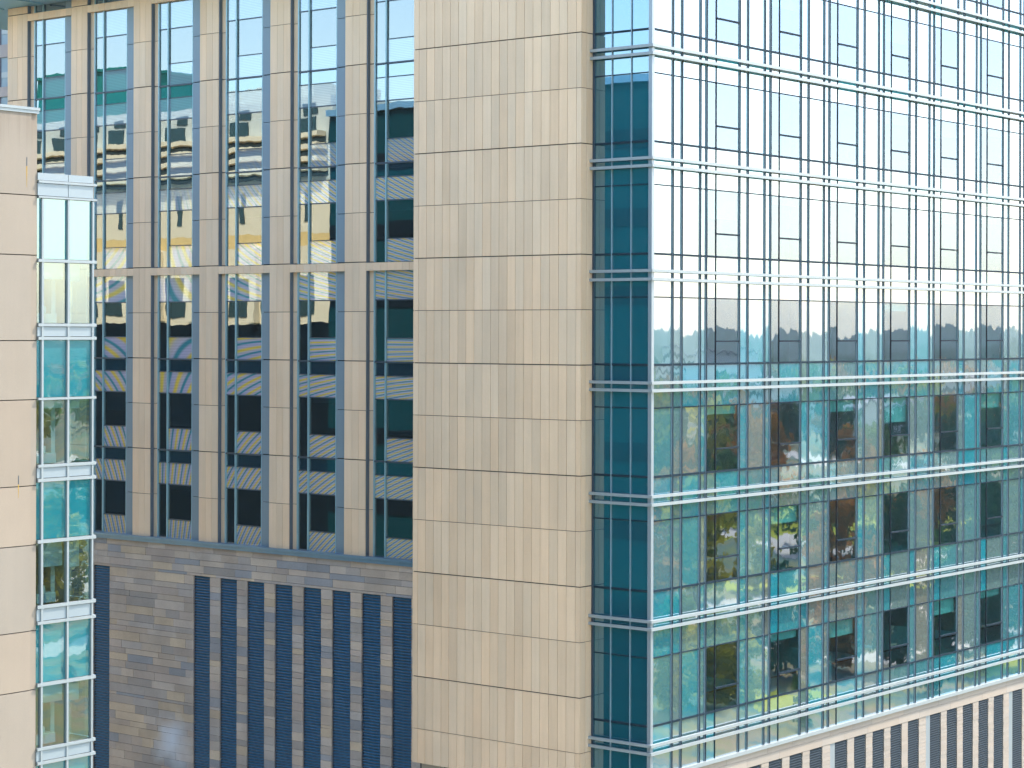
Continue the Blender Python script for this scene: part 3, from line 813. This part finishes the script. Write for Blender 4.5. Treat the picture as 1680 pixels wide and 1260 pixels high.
woods('woodland', 560, 1500, 1300, [0, 0, 0, 1, 1, 2, 2, 3], 7, 14, 11)
# far pale buildings
M['pale_wall'] = plain('pale_wall', (.66, .64, .58), .8)
M['roof_grey'] = plain('grey_roof', (.25, .25, .26), .8)
for i, (d, a, wx, wy, h, lab) in enumerate(((640, -29.4, 40, 16, 9, 'long pale low building among far trees, seen only mirrored'), (700, -31.9, 26, 14, 14, 'pale block on the far wooded slope, seen only mirrored'),
                                            (980, -33.6, 60, 18, 22, 'grey slab building on the skyline, seen only mirrored'), (900, -26.6, 40, 20, 12, 'white hall right of the far trees, seen only mirrored'))):
    hb = thing('far_building', lab, 'building', tuple(at(d, a)))
    g = MB(); g.v = []; p = at(d, a)
    g.box(p.x - wx / 2, p.x + wx / 2, p.y - wy / 2, p.y + wy / 2, GROUND, GROUND + h); g.build('wall', 'pale_wall', hb)
    g = MB(); g.box(p.x - wx / 2 - .5, p.x + wx / 2 + .5, p.y - wy / 2 - .5, p.y + wy / 2 + .5, GROUND + h + .01, GROUND + h + .8); g.build('roof', 'roof_grey', hb)
    for k in range(2, int(h) - 1, 4):
        g = MB(); g.box(p.x - wx / 2 - .1, p.x - wx / 2 - .01, p.y - wy / 2 + 1, p.y + wy / 2 - 1, GROUND + k, GROUND + k + 1.6); g.build('window', 'dark_glass', hb)

# =================================================================== HAZE
def haze_mat():
    m, t, out = new_mat('haze')
    v = t.nodes.new('ShaderNodeVolumePrincipled'); v.inputs['Color'].default_value = (.85, .93, 1.0, 1); v.inputs['Density'].default_value = 1.0e-4
    v.inputs['Anisotropy'].default_value = .65
    L(t, v.outputs[0], out.inputs['Volume']); return m
M['haze'] = haze_mat()
g = MB(); g.box(-300, 4200, -3600, 700, GROUND - 1.0, 60.0)
g.build('haze', 'haze', None, 'pale haze over the park and far woods', 'stuff')

# =================================================================== STEAM
def steam_mat():
    m, t, out = new_mat('steam')
    tc = t.nodes.new('ShaderNodeTexCoord'); v = t.nodes.new('ShaderNodeVolumePrincipled')
    v.inputs['Color'].default_value = (.85, .9, .95, 1); v.inputs['Anisotropy'].default_value = .1
    ln = t.nodes.new('ShaderNodeVectorMath'); ln.operation = 'LENGTH'; L(t, tc.outputs['Object'], ln.inputs[0])
    n = noise(t, tc.outputs['Object'], 2.1, 4, .6)
    k = mathn(t, 'SUBTRACT', mathn(t, 'SUBTRACT', 1.05, ln.outputs['Value']), mathn(t, 'MULTIPLY', n.outputs[0], 1.05), True)
    L(t, mathn(t, 'MULTIPLY', k, 2.6), v.inputs['Density']); L(t, v.outputs[0], out.inputs['Volume']); return m
import bmesh
bm = bmesh.new(); bmesh.ops.create_icosphere(bm, subdivisions=3, radius=1.0); me = bpy.data.meshes.new('steam'); bm.to_mesh(me); bm.free()
me.materials.append(steam_mat()); st = bpy.data.objects.new('steam', me); C.objects.link(st)
st.location = (.1, 26.3, EYE - 18.6); st.scale = (1.0, 2.3, 2.6); st['kind'] = 'stuff'; st['label'] = 'faint puff of steam rising in front of the slate wall'
